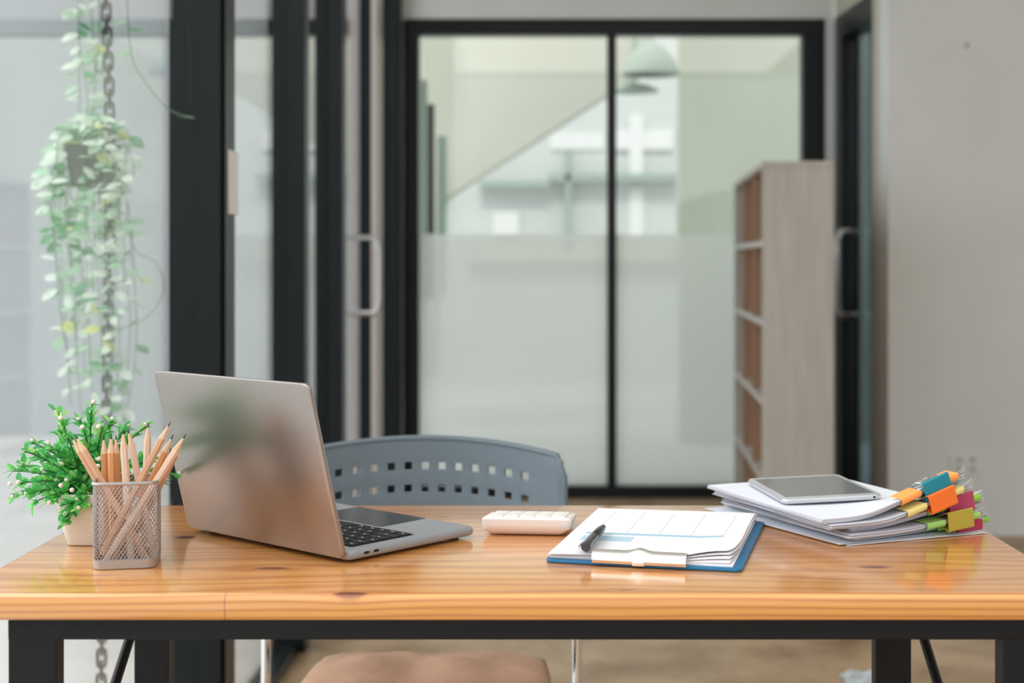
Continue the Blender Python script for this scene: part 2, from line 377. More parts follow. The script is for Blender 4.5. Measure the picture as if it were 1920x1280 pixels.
# ---------------------------------------------------------------- bookcase
bk = thing('bookcase', 'tall pale wooden open bookcase standing in front of the glass door', 'bookcase', (0,0,0))
M['ash'] = mat('pale ash laminate', srgb(178,173,166), .6, noise=(9,.10,(4,4,.35)))
M['ash2'] = mat('brown laminate', srgb(158,124,98), .6, noise=(9,.10,(4,4,.35)))
nl = Vector((px(1430,4.95), 4.95, 0)); fl = Vector((px(1377,6.3), 6.3, 0))
ud = (fl-nl).normalized(); rd = Vector((ud.y, -ud.x, 0)); Ld = (fl-nl).length; H = pz(302, 4.95)
BM = Matrix(((rd.x, ud.x, 0, nl.x), (rd.y, ud.y, 0, nl.y), (0, 0, 1, 0), (0, 0, 0, 1)))
bw = .245; th = .022
for v in (0, Ld/3, Ld*2/3, Ld-th):
    o = MB().box(0 if v in (0, Ld-th) else .004, bw, v, v+th, .0, H-th, BM).build('side_panel' if v in (0, Ld-th) else 'divider', M['ash'] if v in (0, Ld-th) else M['ash2'], bk)
MB().box(-.003, bw+.003, -.003, Ld, H-th, H, BM).build('top_panel', M['ash'], bk, bevel=.002)
MB().box(bw-.012, bw-.001, th, Ld-th, .0, H-th, BM).build('back_panel', M['ash2'], bk)
nr = 5
for k in range(nr):
    z = .04+(H-.06)/nr*k
    MB().box(0.001, bw-.013, th, Ld-th, z, z+th, BM).build('shelf', M['ash'], bk)

# ---------------------------------------------------------------- table
tb = thing('table', 'varnished orange pine table on a black steel frame', 'table', (0,0,0))
D2 = lambda x, y: ((x-1026)*(928/(y-490))/2667, 928/(y-490))
kn = []
for (x, y, rx, ry, s) in ((510,1065,.024,.0085,.75), (657,1112,.021,.007,.95), (1640,1063,.022,.009,.7), (347,1007,.016,.012,.85), (829,969,.012,.007,.6), (838,983,.011,.006,.6), (1175,1106,.012,.004,.5), (830,1030,.007,.004,.3), (1250,964,.02,.006,.25), (170,1079,.02,.005,.35)):
    X, Yd = D2(x, y); kn.append((X, Yd, rx, ry, s))
M['wood'] = wood_mat(kn)
cx, cy = (TX0+TX1)/2, (TY0+TY1)/2; tw, td = TX1-TX0, TY1-TY0
rg = []
for z, ins in ((TZ-.027,.002),(TZ-.025,0),(TZ-.006,0),(TZ-.0035,.0008),(TZ-.0015,.0025),(TZ-.0004,.005),(TZ,.008)):
    rg.append(rrect(tw-2*ins, td-2*ins, max(.012-ins,.003), 5, z, cx, cy))
MB().loft(rg).build('tabletop', M['wood'], tb, True, ang=50)
zt = TZ-.027
ap = MB()
ap.box(-.569, .53, 1.50, 1.525, zt-.024, zt)
ap.box(-.569, .53, 1.975, 2.0, zt-.024, zt); ap.box(-.569, -.545, 1.525, 1.975, zt-.024, zt); ap.box(.505, .53, 1.525, 1.975, zt-.024, zt)
ap.build('apron', M['black'], tb, bevel=.0015)
for (x0, x1, y0) in ((-.569,-.518,1.50), (.480,.531,1.50), (-.574,-.526,1.975), (.456,.506,1.975)):
    MB().box(x0, x1, y0+.001, y0+.026, 0, zt-.02).build('leg', M['black'], tb, bevel=.0015)
for X, ya, za, yb, zb in ((-.545,2.0,.70,1.51,.38), (.500,2.0,.665,1.51,.373)):
    MB().tube([(X,ya,za),(X,yb,zb)], .0065, 12).build('brace', M['black'], tb, True)

# ---------------------------------------------------------------- chair
ch = thing('office_chair', 'grey plastic chair with rows of square holes in its backrest behind the table', 'chair', (-.212, 2.42, 0))
M['chairp'] = mat('blue grey plastic', srgb(102,116,126), .34, bump=(500,.25))
hp = .0292; rows_p = .0385
def back_pt(u, v):   # u across, v up, local to chair
    s = u/.24
    return Vector((u, .035-.085*s*s, v))
us = []
hw = .0125; pitch = hp; 
for k in range(-6, 7):
    us += [k*pitch-hw/2, k*pitch+hw/2]
us = [-.238,-.225,-.205]+us+[.205,.225,.238]
ztop = lambda u: .790-.10*(u/.24)**2*.28
row_z = [.7435, .7050, .6665, .628]
bm = MB(); vs = []; 
zs_def = []
lev = [.56,.60]
for rz_ in sorted(row_z): lev += [rz_-.0062, rz_+.0062]
lev += [.768, .785, .790]
nu = len(us); nv = len(lev)
for j, z in enumerate(lev):
    for u in us:
        drop = (u/.24)**2*.022
        zz = z-drop*(1 if z > .6 else (z-.56)/.04)
        uu = u
        if abs(u) > .23 and j == nv-1: zz -= .006; uu = u*.985
        p = back_pt(uu, zz); p.y += (z-.56)*.10
        vs.append(p)
fs = []
holes_v = set()
for k in range(4): holes_v.add(2+2*k)
for j in range(nv-1):
    for i in range(nu-1):
        if j in holes_v and 3 <= i <= 27 and (i-3) % 2 == 0: continue
        a = j*nu+i; fs.append((a, a+1, a+nu+1, a+nu))
o = bm.add(vs, fs).build('backrest', M['chairp'], ch, True)
md = o.modifiers.new('sol', 'SOLIDIFY'); md.thickness = .007; md.offset = 0
md = o.modifiers.new('bev', 'BEVEL'); md.width = .0018; md.segments = 2; md.limit_method = 'ANGLE'; md.angle_limit = R(50)
# rolled rim round the backrest
rim = [back_pt(-.240+.0, .56)]
path = []
for z in (.56,.62,.68,.74,.757): path.append((-.241, z))
for k in range(-11, 12): path.append((k*.0207, .7905))
for z in (.757,.74,.68,.62,.56): path.append((.241, z))
pp = []
for u, z in path:
    dr = (u/.24)**2*.022; p = back_pt(u, z-dr if z > .6 else z); p.y += (z-.56)*.10; pp.append(p)
MB().tube(pp, .0055, 10).build('rim', M['chairp'], ch, True)
for sx in (-1, 1):
    pts = [(sx*.262,-.02,.60),(sx*.262,-.022,.50),(sx*.262,-.024,.36),(sx*.26,-.02,.25),(sx*.26,.03,.0)]
    MB().tube(pts, .0085, 12).build('leg', M['chrome'], ch, True)
    MB().tube([(sx*.262,-.024,.34),(sx*.262,-.3,.34),(sx*.26,-.42,.33),(sx*.26,-.45,.0)], .009, 12).build('leg', M['chrome'], ch, True)
    MB().tube([(sx*.262,-.02,.60),(sx*.25,-.03,.64),(sx*.232,-.035,.66)], .0085, 12).build('frame_tube', M['chrome'], ch, True)
MB().box(-.19, .19, -.42, -.02, .385, .402).build('seat', M['chairp'], ch, bevel=.01)
# cushion with a soft lumpy top
cu = thing('seat_cushion', 'tan fabric cushion lying on the seat of the chair', 'cushion', (-.192, 2.20, .402))
m = MB(); n1, n2 = 28, 24; vs = []; fs = []
def cush(u, v, top):
    e = (1-abs(u)**4)*(1-abs(v)**4)
    e = max(e, 0)**.45
    x = u*.200*(1-.06*v*v); y = v*.20*(1-.06*u*u)
    z = .028+(1 if top else -1)*.027*e
    if top: z += .017*math.exp(-((u+.45)**2+ (v-.3)**2)/.08)*e + .015*math.exp(-((u-.35)**2+(v-.2)**2)/.12)*e - .010*math.exp(-((u+.05)**2)/.02)*e + .003*math.sin(9*u+3*v)*e
    return Vector((x, y, max(z, .0)))
for top in (1, 0):
    for j in range(n2+1):
        for i in range(n1+1): vs.append(cush(-1+2*i/n1, -1+2*j/n2, top))
N = (n1+1)*(n2+1)
for t_ in (0, 1):
    for j in range(n2):
        for i in range(n1):
            a = t_*N+j*(n1+1)+i; fs.append((a, a+1, a+n1+2, a+n1+1))
b_ = bmesh.new(); 
cm = m.add(vs, fs).build('cover', mat('tan cloth', srgb(176,140,116), .9, noise=(14,.15,(1,1,1)), bump=(60,.6)), cu, True)
b_.from_mesh(cm.data); bmesh.ops.remove_doubles(b_, verts=b_.verts, dist=.0008); bmesh.ops.recalc_face_normals(b_, faces=b_.faces); b_.to_mesh(cm.data); b_.free()
for p in cm.data.polygons: p.use_smooth = True

# ---------------------------------------------------------------- laptop
nx, ny = -.2285, 1.634
ang = R(-41)           # local +x runs along the hinge from the far left corner to the near right corner
lw_, ld_ = .304, .212
# local frame: origin = hinge edge, near-right corner; -x toward far left end, +y toward the user
lap = thing('laptop', 'open silver grey laptop with its lid back turned to the viewer', 'laptop', (nx, ny, TZ), ang)
M['lapm'] = mat('space grey aluminium', srgb(158,150,146), .33, .92, bump=(900,.05))
M['lapb'] = mat('laptop base aluminium', srgb(156,159,166), .42, .25)
base = slab(lw_, ld_, .010, .0035, .0145, -lw_/2, ld_/2, .0035)
base.build('base', M['lapb'], lap, True)
for dx in (-.02, -lw_+.02):
    for dy in (.02, ld_-.02):
        MB().tube([(dx,dy,0),(dx,dy,.0045)], .006, 14).build('rubber_foot', M['black'], lap)
lid_t = .0055; th_ = R(14.5)
lidm = slab(lw_, ld_-.001, .010, 0, lid_t, -lw_/2, (ld_-.001)/2, .0018, 8)
lid = lidm.build('lid', M['lapm'], lap, True)
lid.location = (0, -.0008, .0075); lid.rotation_euler = (R(90)+th_, 0, 0)
M['screen'] = mat('dark screen', (.01,.011,.012,1), .08)
sc = slab(lw_-.006, ld_-.012, .008, -.0006, 0, -lw_/2, (ld_-.004)/2, .0002).build('screen', M['screen'], lid)
MB().tube([(-lw_+.03,.0045,.0105),(-.03,.0045,.0105)], .0045, 14).build('hinge', M['black'], lap, True)
# keyboard well, keys, trackpad
zb = .0145
kx0, kx1, ky0, ky1 = -lw_+.017, -.017, .020, .122
slab(kx1-kx0, ky1-ky0, .003, zb-.0002, zb+.0003, (kx0+kx1)/2, (ky0+ky1)/2, .0001).build('keyboard_tray', mat('keyboard tray', (.012,.013,.015,1), .4), lap)
key = None; rowd = (ky1-ky0-.004)/6
M['key'] = mat('black keys', (.012,.013,.014,1), .35)
glyph = M['white']
kp = bpy.data.objects
ncols = [14,14,14,13,12,10]
for r_ in range(6):
    nC = ncols[r_]; widths = [1.0]*nC
    if r_ == 1: widths[-1] = 1.5
    if r_ == 2: widths[0] = 1.5
    if r_ == 3: widths[0] = 1.8; widths[-1] = 1.8
    if r_ == 4: widths[0] = 2.3; widths[-1] = 2.3
    if r_ == 5: widths = [1,1,1,1.2,5.2,1.2,1,1,1,1]
    tot = sum(widths); x = kx0+.002; Wd = kx1-kx0-.004
    # r_=0 is the function row, nearest the hinge
    for wv in widths:
        wk = Wd*wv/tot
        yk = ky0+.002+rowd*(r_+.5); xc = x+wk/2
        k = slab(wk-.0026, rowd-.0026, .0015, zb+.0003, zb+.0016, 0, 0, .0003, 3)
        # small light legend
        k.box(-.0016, .0016, -.0008, .0008, zb+.00158, zb+.00166, None, 1)
        ko = k.build('key', [M['key'], M['white']], lap); ko.location = (xc, yk, 0)
        x += wk
slab(.134, .080, .003, zb-.0001, zb+.0002, -lw_/2, .126+.002+.040, .0001).build('trackpad', mat('trackpad glass', srgb(92,94,98), .18, .3), lap)
for dy in (.028, .043):
    MB().loft([[Vector((x_, y_+dy+.0, z_+.0095)) for (y_, z_) in [(.0045*math.cos(a)*1.0, .0016*math.sin(a)) for a in [2*math.pi*k/14 for k in range(14)]]] for x_ in (-.004, .0004)]).build('port', M['black'], lap)

# ---------------------------------------------------------------- pencil cup
cup = thing('pencil_cup', 'silver wire mesh pencil cup standing in front of the potted plant', 'cup', (-.4845, 1.642, TZ), R(11))
M['wire'] = mat('silver paint metal', srgb(178,174,176), .35, .6)
cw, chh, crr = .0715, .097, .012
def peri(s, w_, r_):       # point on rounded square perimeter, s in 0..1
    st = w_-2*r_; arc = math.pi*r_/2; per = 4*(st+arc); q = (s % 1)*per
    for k in range(4):
        if q < st:
            p = Vector((-st/2+q, -w_/2, 0)); break
        q -= st
        if q < arc:
            a = q/r_; p = Vector((st/2+r_*math.sin(a), -w_/2+r_-r_*math.cos(a), 0)); break
        q -= arc
        k_ = k
    else: k = 3; p = Vector((-st/2, -w_/2, 0))
    ca, sa = math.cos(math.pi/2*k), math.sin(math.pi/2*k)
    return Vector((ca*p.x-sa*p.y, sa*p.x+ca*p.y, 0))
NS = 60; z0, z1 = .010, chh-.001; nseg = 24; turn = 24/NS*.62
m = MB()
for k in range(NS):
    for sg in (1, -1):
        pts = []
        for j in range(nseg+1):
            t_ = j/nseg; p = peri(k/NS+sg*turn*t_*.9, cw-.001, crr); pts.append((p.x, p.y, z0+(z1-z0)*t_))
        m.tube(pts, .00042, 4, caps=False)
m.build('mesh_wall', M['wire'], cup)
MB().tube([tuple(peri(k/64, cw, crr))[:2]+(chh,) for k in range(64)], .0019, 8, closed=True).build('rim', M['wire'], cup, True)
bs = MB().loft([[p*1.0+Vector((0,0,z)) for p in [peri(k/64, w_, crr) for k in range(64)]] for z, w_ in ((.0,cw-.004),(.001,cw-.001),(.0105,cw+.0005),(.0112,cw-.002),(.003,cw-.004))])
bs.build('base', M['wire'], cup, True)

def pxy(x, y, d): return Vector((px(x,d), d, pz(y,d)))
M['pencil'] = mat('natural cedar', srgb(214,166,132), .55, noise=(60,.10,(1,1,.2)))
M['pencil2'] = mat('pale cedar', srgb(232,200,178), .55, noise=(60,.08,(1,1,.2)))
M['pencil3'] = mat('orange cedar', srgb(222,160,108), .5, noise=(60,.10,(1,1,.2)))
M['cone'] = mat('sharpened wood', srgb(226,190,158), .7)
M['lead'] = mat('graphite', (.03,.03,.032,1), .35, .3)
PL = .0
def pencil(tip, foot, mt, label):
    v = tip-foot; Lp = v.length
    t = thing('pencil', label, 'pencil', foot, 0, 'pencils in the wire mesh cup')
    t.rotation_mode = 'QUATERNION'; t.rotation_quaternion = v.to_track_quat('Z', 'Y')
    r = .0042; hexr = lambda rr, z, n=6: [Vector((rr*math.cos(2*math.pi*j/n+.3), rr*math.sin(2*math.pi*j/n+.3), z)) for j in range(n)]
    MB().loft([hexr(r*.96,0), hexr(r,.0006), hexr(r,Lp-.022)]).build('barrel', mt, t)
    MB().loft([hexr(r,Lp-.022), hexr(r*.97,Lp-.021), hexr(.0011,Lp-.006)], cap0=False, cap1=False).build('sharpened_cone', M['cone'], t)
    MB().loft([hexr(.0011,Lp-.006), hexr(.0003,Lp)], cap0=False).build('lead', M['lead'], t)
    return t
P1, P2, P3 = M['pencil'], M['pencil2'], M['pencil3']
pen = [ # tip px, rim-level px, depth at tip, depth at foot, foot px x, material, label
 ((132,816,1.66),(262,1050,1.655), P1, 'natural wood pencil leaning furthest left out of the cup'),
 ((140,814,1.645),(276,1052,1.635), P1, 'natural wood pencil leaning left, just right of the leftmost one'),
 ((194,815,1.66),(203,1052,1.668), P3, 'orange toned pencil, leftmost of the upright ones'),
 ((208,813,1.65),(212,1052,1.648), P3, 'orange toned pencil, middle of the three upright ones'),
 ((217,814,1.665),(226,1050,1.672), P3, 'orange toned pencil, rightmost of the three upright ones'),
 ((230,804,1.64),(246,1052,1.632), P2, 'pale pencil at the centre of the cup, nearly upright, left of another pale one'),
 ((240,803,1.655),(289,1050,1.65), P2, 'pale pencil at the centre whose foot goes right'),
 ((278,792,1.70),(268,1048,1.675), P2, 'pale upright pencil at the back right of the cup'),
 ((320,790,1.64),(192,1040,1.628), P1, 'long pencil with the highest tip, leaning right'),
 ((325,814,1.655),(215,1052,1.642), P3, 'dark tipped pencil leaning right, between two paler ones'),
 ((349,813,1.63),(197,1056,1.620), P2, 'pencil leaning furthest right out of the cup'),
 ((344,822,1.668),(232,1052,1.66), P1, 'pencil leaning right just behind the rightmost one'),
]
for tp, ft, mt, lb in pen: 
    f = pxy(*ft); f.z = max(f.z, TZ+.005)
    pencil(pxy(*tp), f, mt, lb)

# ---------------------------------------------------------------- potted plant
pp_ = thing('potted_plant', 'small leafy green plant with white berries in a white pot', 'potted plant', (-.565, 1.765, TZ))
M['pot'] = mat('matt white ceramic', srgb(232,224,214), .45)
rg = [rrect(w_, w_, rr, 6, z) for z, w_, rr in ((0,.046,.010),(.001,.050,.012),(.012,.056,.013),(.035,.066,.015),(.055,.073,.016),(.062,.0745,.016),(.0645,.0735,.016),(.0645,.068,.014),(.054,.064,.013))]
MB().loft(rg).build('pot', M['pot'], pp_, True)
MB().loft([rrect(.063,.063,.012,6,.050), rrect(.063,.063,.012,6,.056)]).build('soil', mat('dark soil', (.02,.025,.018,1), .95, bump=(200,1)), pp_)
def leaf(m, base, d, up, L, W, cup_=.15, mi=0):
    d = d.normalized(); s_ = d.cross(up)
    if s_.length < 1e-3: s_ = d.cross(Vector((1,0,0)))
    s_.normalize(); n_ = s_.cross(d)
    prof = ((0,.12),(.25,.75),(.5,1),(.75,.8),(.93,.35),(1,0.02))
    vs = []
    for t_, w_ in prof:
        c = base+d*L*t_-n_*L*cup_*t_*t_
        vs += [c-s_*W/2*w_+n_*W*.12*w_, c, c+s_*W/2*w_+n_*W*.12*w_]
    fs = []
    for k in range(len(prof)-1):
        a = k*3; fs += [(a,a+1,a+4,a+3),(a+1,a+2,a+5,a+4)]
    m.add(vs, fs, mi)
def leafmat(name, col, tl=.35, rough=.4):
    m = mat(name, col, rough, noise=(30,.25,(1,1,1))); n = m.node_tree; b = n.nodes['Principled BSDF']; out = n.nodes['Material Output']
    t = n.nodes.new('ShaderNodeBsdfTranslucent'); t.inputs[0].default_value = tuple(min(1, c*1.3) for c in col[:3])+(1,)
    x = n.nodes.new('ShaderNodeMixShader'); x.inputs[0].default_value = tl
    n.links.new(b.outputs[0], x.inputs[1]); n.links.new(t.outputs[0], x.inputs[2]); n.links.new(x.outputs[0], out.inputs[0]); return m
G1 = leafmat('bright green leaf', srgb(120,214,118)); G2 = leafmat('mid green leaf', srgb(88,184,108)); G3 = leafmat('yellow green leaf', srgb(176,226,136)); GS = mat('green stem', srgb(60,110,60), .6)
fol = MB(); tips = []
rs = random.Random(11)
targets = [] # stem end points in px around the pot, spread over the bush outline
for (x, y) in ((22,930),(40,872),(35,905),(70,850),(60,940),(104,768),(110,800),(150,790),(175,760),(210,785),(238,800),(275,800),(262,860),(255,905),(85,880),(120,850),(100,905),(150,830),(190,830),(225,845),(215,880),(160,880),(130,900),(140,940),(118,968),(125,985),(165,925),(75,905),(50,925),(95,940),(185,860),(335,893),(300,860),(60,830),(140,870),(205,815),(165,808),(90,830),(110,870),(175,900),(235,880),(135,820),(152,957),(28,885),(80,920),(120,925),(45,845),(195,800),(180,880),(240,920),(300,905)):
    d_ = 1.765+rs.uniform(-.055,.06)
    if y > 935: d_ = 1.715
    if x > 280: d_ = 1.80
    targets.append((x+rs.uniform(-4,4), y+rs.uniform(-4,4), d_))
base0 = Vector((-.565, 1.765, TZ+.055))
for (x, y, d_) in targets:
    e = pxy(x, y, d_)-Vector((-.565,1.765,TZ)); b0 = Vector((rs.uniform(-.015,.015), rs.uniform(-.015,.015), .055))
    mid = (b0+e)/2+Vector((rs.uniform(-.008,.008), rs.uniform(-.008,.008), .018+.12*max(0,.07-e.z)))
    pts = [b0*(1-t_)**2+mid*2*t_*(1-t_)+e*t_*t_ for t_ in [k/7 for k in range(8)]]
    fol.tube(pts, [.0011]*7+[.0006], 5, mi=2)
    for k in range(2, 8):
        tan = (pts[k]-pts[k-1]).normalized()
        for q in range(7 if k > 3 else 4):
            rv = Vector((rs.uniform(-1,1), rs.uniform(-1,1), rs.uniform(-.5,1)))
            dd = (tan*rs.uniform(.2,.9)+rv*.8)
            leaf(fol, pts[k]-tan*rs.uniform(0,.012), dd, Vector((rs.uniform(-.4,.4), rs.uniform(-.4,.4), 1)), rs.uniform(.011,.018), rs.uniform(.0055,.0085), .12, rs.choice((0,0,1,1,1,3)))
    tips.append(e)
fo = fol.build('foliage', [G1, G2, GS, G3], pp_, True)
def icos(r, sub=2):
    me = bpy.data.meshes.new('berry'); b = bmesh.new(); bmesh.ops.create_icosphere(b, subdivisions=sub, radius=r); b.to_mesh(me); b.free()
    for p in me.polygons: p.use_smooth = True
    return me
bme = icos(.0029); bme.materials.append(mat('white berry', srgb(240,228,216), .4))
extra = []
for k in range(12):
    tt = rs.choice(tips); extra.append(tt*.85+Vector((-.0+rs.uniform(-.02,.02), rs.uniform(-.045,-.005), rs.uniform(-.01,.02)+.006)))
extra = [e for e in extra if e.z > .045]
for e in tips+extra:
    o = bpy.data.objects.new('berry', bme); C.objects.link(o); o.parent = pp_
    o.location = e+Vector((rs.uniform(-.002,.002), rs.uniform(-.002,.002), .002))

# ---------------------------------------------------------------- calculator
ca = thing('calculator', 'small white desktop calculator seen from behind', 'calculator', (-.027, 1.80, TZ), R(-5))
M['calc'] = mat('calculator white', srgb(244,238,234), .32)
aw, ad = .108, .102
def tl(z, y): return z
rg = []
for (ins, fz, off) in ((.010,0,.0),(.009,.0,.0007),(.001,.35,0),(0,.6,0),(0,.9,0),(.002,1,0)):
    ring = rrect(aw-2*ins+.006, ad-2*ins, .007, 5, 0, 0, ad/2)
    for p in ring:
        h = .0225-(p.y/ad)*.011
        p.z = .001+fz*h*1.0+off
    rg.append(ring)
MB().loft(rg).build('body', M['calc'], ca, True)
for r_ in range(5):
    for c_ in range(5):
        kx = (c_-2)*.0198; ky = .014+r_*.0185+.004
        h = .0225-(ky/ad)*.011
        k = slab(.0192, .0176, .002, 0, .0024, 0, 0, .0008, 3).build('key', M['calc'], ca, True)
        k.location = (kx, ky, h+.0005); k.rotation_euler = (-math.atan(.011/ad), 0, 0)

# ---------------------------------------------------------------- clipboard
cbx, cby = -.0025, 1.642
cang = R(-13.6)
cb = thing('clipboard', 'blue clipboard with a metal clip at its near edge', 'clipboard', (cbx, cby, TZ), cang)
M['blue'] = mat('blue plastic board', srgb(28,112,160), .35)
slab(.226, .300, .008, 0.0005, .0045, .113, .150, .001).build('board', M['blue'], cb, True)
def page_mat():
    m = mat('printed page', srgb(232,234,238), .75); n = m.node_tree; b = n.nodes['Principled BSDF']; L = n.links.new
    t = n.nodes.new('ShaderNodeTexCoord'); sp = n.nodes.new('ShaderNodeSeparateXYZ'); L(t.outputs['Object'], sp.inputs[0])
    def mm(op, a, b_=0., c=0.):
        q = n.nodes.new('ShaderNodeMath'); q.operation = op
        for i, v in enumerate((a, b_, c)):
            if isinstance(v, (int, float)): q.inputs[i].default_value = v
            else: L(v, q.inputs[i])
        return q.outputs[0]
    def band(v, a, b_): return mm('MULTIPLY', mm('GREATER_THAN', v, a), mm('LESS_THAN', v, b_))
    X, Yc = sp.outputs['X'], sp.outputs['Y']
    inr = mm('MULTIPLY', band(X, .030, .192), band(Yc, .135, .275))
    vl = mm('LESS_THAN', mm('FRACT', mm('DIVIDE', mm('SUBTRACT', X, .0305), .0400)), .022)
    hl = mm('LESS_THAN', mm('FRACT', mm('DIVIDE', mm('SUBTRACT', Yc, .1355), .0154)), .03)
    ln = mm('MULTIPLY', mm('MAXIMUM', mm('MULTIPLY', vl, .5), mm('MULTIPLY', hl, .25)), inr)
    head = mm('MULTIPLY', band(X, .022, .192), band(Yc, .123, .134))
    blob = mm('MULTIPLY', band(X, .022, .085), band(Yc, .083, .113))
    q = n.nodes.new('ShaderNodeMix'); q.data_type = 'RGBA'; L(ln, q.inputs[0]); q.inputs[6].default_value = srgb(232,234,238); q.inputs[7].default_value = srgb(110,122,136)
    q2 = n.nodes.new('ShaderNodeMix'); q2.data_type = 'RGBA'; L(mm('MULTIPLY', mm('MAXIMUM', head, mm('MULTIPLY', blob, .75)), .8), q2.inputs[0]); L(q.outputs[2], q2.inputs[6]); q2.inputs[7].default_value = srgb(130,184,208)
    L(q2.outputs[2], b.inputs['Base Color']); return m
M['page'] = page_mat()
def sheet(name, w_, l_, thick, zf, parent, mt, nx_=18, ny_=22, jit=0):
    vs = []; fs = []
    for s_ in (1, 0):
        for j in range(ny_+1):
            for i in range(nx_+1):
                u, v = i/nx_, j/ny_; x, y, z = zf(u, v)
                vs.append((x, y, z-(0 if s_ else thick)))
    N_ = (nx_+1)*(ny_+1)
    for j in range(ny_):
        for i in range(nx_):
            a = j*(nx_+1)+i; fs += [(a,a+1,a+nx_+2,a+nx_+1), (N_+a,N_+a+nx_+1,N_+a+nx_+2,N_+a+1)]
    for i in range(nx_): fs += [(i,N_+i,N_+i+1,i+1)]; a = ny_*(nx_+1)+i; fs += [(a,a+1,N_+a+1,N_+a)]
    for j in range(ny_): a = j*(nx_+1); fs += [(a,a+nx_+1,N_+a+nx_+1,N_+a)]; a += nx_; fs += [(a,N_+a,N_+a+nx_+1,a+nx_+1)]
    return MB().add(vs, fs).build(name, mt, parent, True, ang=50)
def psurf(k, top):
    def zf(u, v):
        x = .004+.210*u+top*.0*v; y = .006+.292*v
        curl = max(0, u-.78)/.22
        base = .0048+.0013*k
        z = base+.0006*math.sin(3*u+k)+.0035*(k/5)*v
        # near right corner drops and spreads, the right edge bows
        z += .004*(k/5)*math.sin(math.pi*min(1, v*1.4))*curl
        z += .006*max(0, 1-v*3.2)*max(0, .25-abs(u-.25))*(k/5)
        kk = max(0, k-1)/4; cu_ = min(1, max(0, (u-.60)/.40)); cu_ = cu_*cu_*(3-2*cu_)
        y += .034*cu_*(1-v)**7*kk; z += .0045*cu_*(1-v)**5*kk; x -= .010*cu_*(1-v)**6*kk
        x += .0012*math.sin(k*2.1)+.006*curl*(math.sin(6*v)*.5+.5)*(k/5)*.6
        y += .0012*math.cos(k*1.7)+(-.004 if k == 5 else 0)+.004*k/5*u
        return x, y, z
    return zf
for k in range(5):
    pg = sheet('paper_sheaf', .21, .297, .0013, psurf(k, 0), None, M['paper'] if k % 2 else M['paper2'])
    pg.location = cb.location; pg.rotation_euler = cb.rotation_euler
    tag(pg, ['lowest sheaf of white paper held on the blue clipboard', 'second lowest sheaf of paper on the blue clipboard', 'middle sheaf of paper on the blue clipboard', 'fourth sheaf up of the paper on the blue clipboard', 'sheaf just beneath the printed page on the blue clipboard'][k], 'paper', 'sheets clipped on the blue board')
pg = sheet('printed_page', .21, .297, .0006, psurf(5, 1), None, M['page'])
pg.location = cb.location; pg.rotation_euler = cb.rotation_euler
tag(pg, 'white page printed with a pale grid and blue bands, top of the clipboard', 'paper', 'sheets clipped on the blue board')
# metal clip
cm_ = MB()
prof = [(-.004,.004),(-.0065,.008),(-.005,.0125),(.000,.0165),(.008,.0178),(.016,.0158),(.020,.0140),(.0203,.0132),(.016,.0148),(.008,.0166),(.0005,.0153),(-.0038,.0118),(-.005,.008),(-.003,.0042)]
x0, x1 = .056, .164
secs = []
for k in range(29):
    x = x0+(x1-x0)*k/28; c = (x-(x0+x1)/2)/((x1-x0)/2)
    hump = .0035*math.exp(-(c/.16)**2)
    secs.append([Vector((x, y*(1.0 if abs(c) < .96 else .85), z+(hump if 0 < z-.012 else 0)*(1 if y > -.001 else .3))) for y, z in prof])
cm_.loft(secs).build('clip_plate', M['clipm'], cb, True)
MB().tube([(.06,.002,.0125),(.16,.002,.0125)], .0026, 10).build('spring', M['chrome'], cb, True)
slab(.016, .007, .003, 0, .006, .110, -.004, .001).build('clip_lug', M['clipm'], cb, True).location.z = .003
# pen
a_ = Vector((px(1098,1.632), 1.632, TZ+.0205)); b_2 = Vector((px(1132,1.757), 1.757, TZ+.0205))
pn = thing('pen', 'dark metal ballpoint pen lying on the printed page', 'pen', a_)
pn.rotation_mode = 'QUATERNION'; pn.rotation_quaternion = (b_2-a_).to_track_quat('Z', 'Y'); LpN = (b_2-a_).length
cyl = lambda r, z, n=24: [Vector((r*math.cos(2*math.pi*j/n), r*math.sin(2*math.pi*j/n), z)) for j in range(n)]
M['pen'] = mat('gunmetal', srgb(80,82,88), .22, .85)
MB().loft([cyl(.0050,0), cyl(.0056,.0006), cyl(.0058,.003), cyl(.0058,.058), cyl(.0054,.0585), cyl(.0054,.060)]).build('cap', M['pen'], pn, True)
MB().loft([cyl(.0053,.060), cyl(.0055,.0605), cyl(.0053,.100), cyl(.0042,LpN-.012), cyl(.0035,LpN-.004), cyl(.0012,LpN)]).build('barrel', M['pen'], pn, True)
clp = MB().tube([(.0045,0,.004),(.0088,0,.004),(.0098,0,.010),(.0096,0,.030),(.0072,0,.042)], .0011, 8).build('pocket_clip', M['chrome'], pn, True)
clp.rotation_euler = (0, 0, R(-10))

# ---------------------------------------------------------------- document bundles
BO = Vector((.362, 1.744, TZ)); ba = R(24)
M['p1'] = mat('bundle paper', srgb(222,226,234), .8); M['p2'] = mat('bundle paper grey', srgb(200,202,214), .8); M['p3'] = mat('bundle paper pinkish', srgb(214,206,210), .8)
names = ['topmost', 'second from top', 'middle', 'fourth from top', 'lowest']
clipcol = [('teal', srgb(22,140,165)), ('orange', srgb(250,122,40)), ('dark pink', srgb(196,66,112)), ('mustard yellow', srgb(184,170,62)), ('crimson pink', srgb(196,44,92))]
tabcol = [('orange', srgb(255,165,85)), ('pale yellow', srgb(232,218,140)), ('lime green', srgb(150,212,80)), ('light green', srgb(160,215,120)), ('green', srgb(140,205,85))]
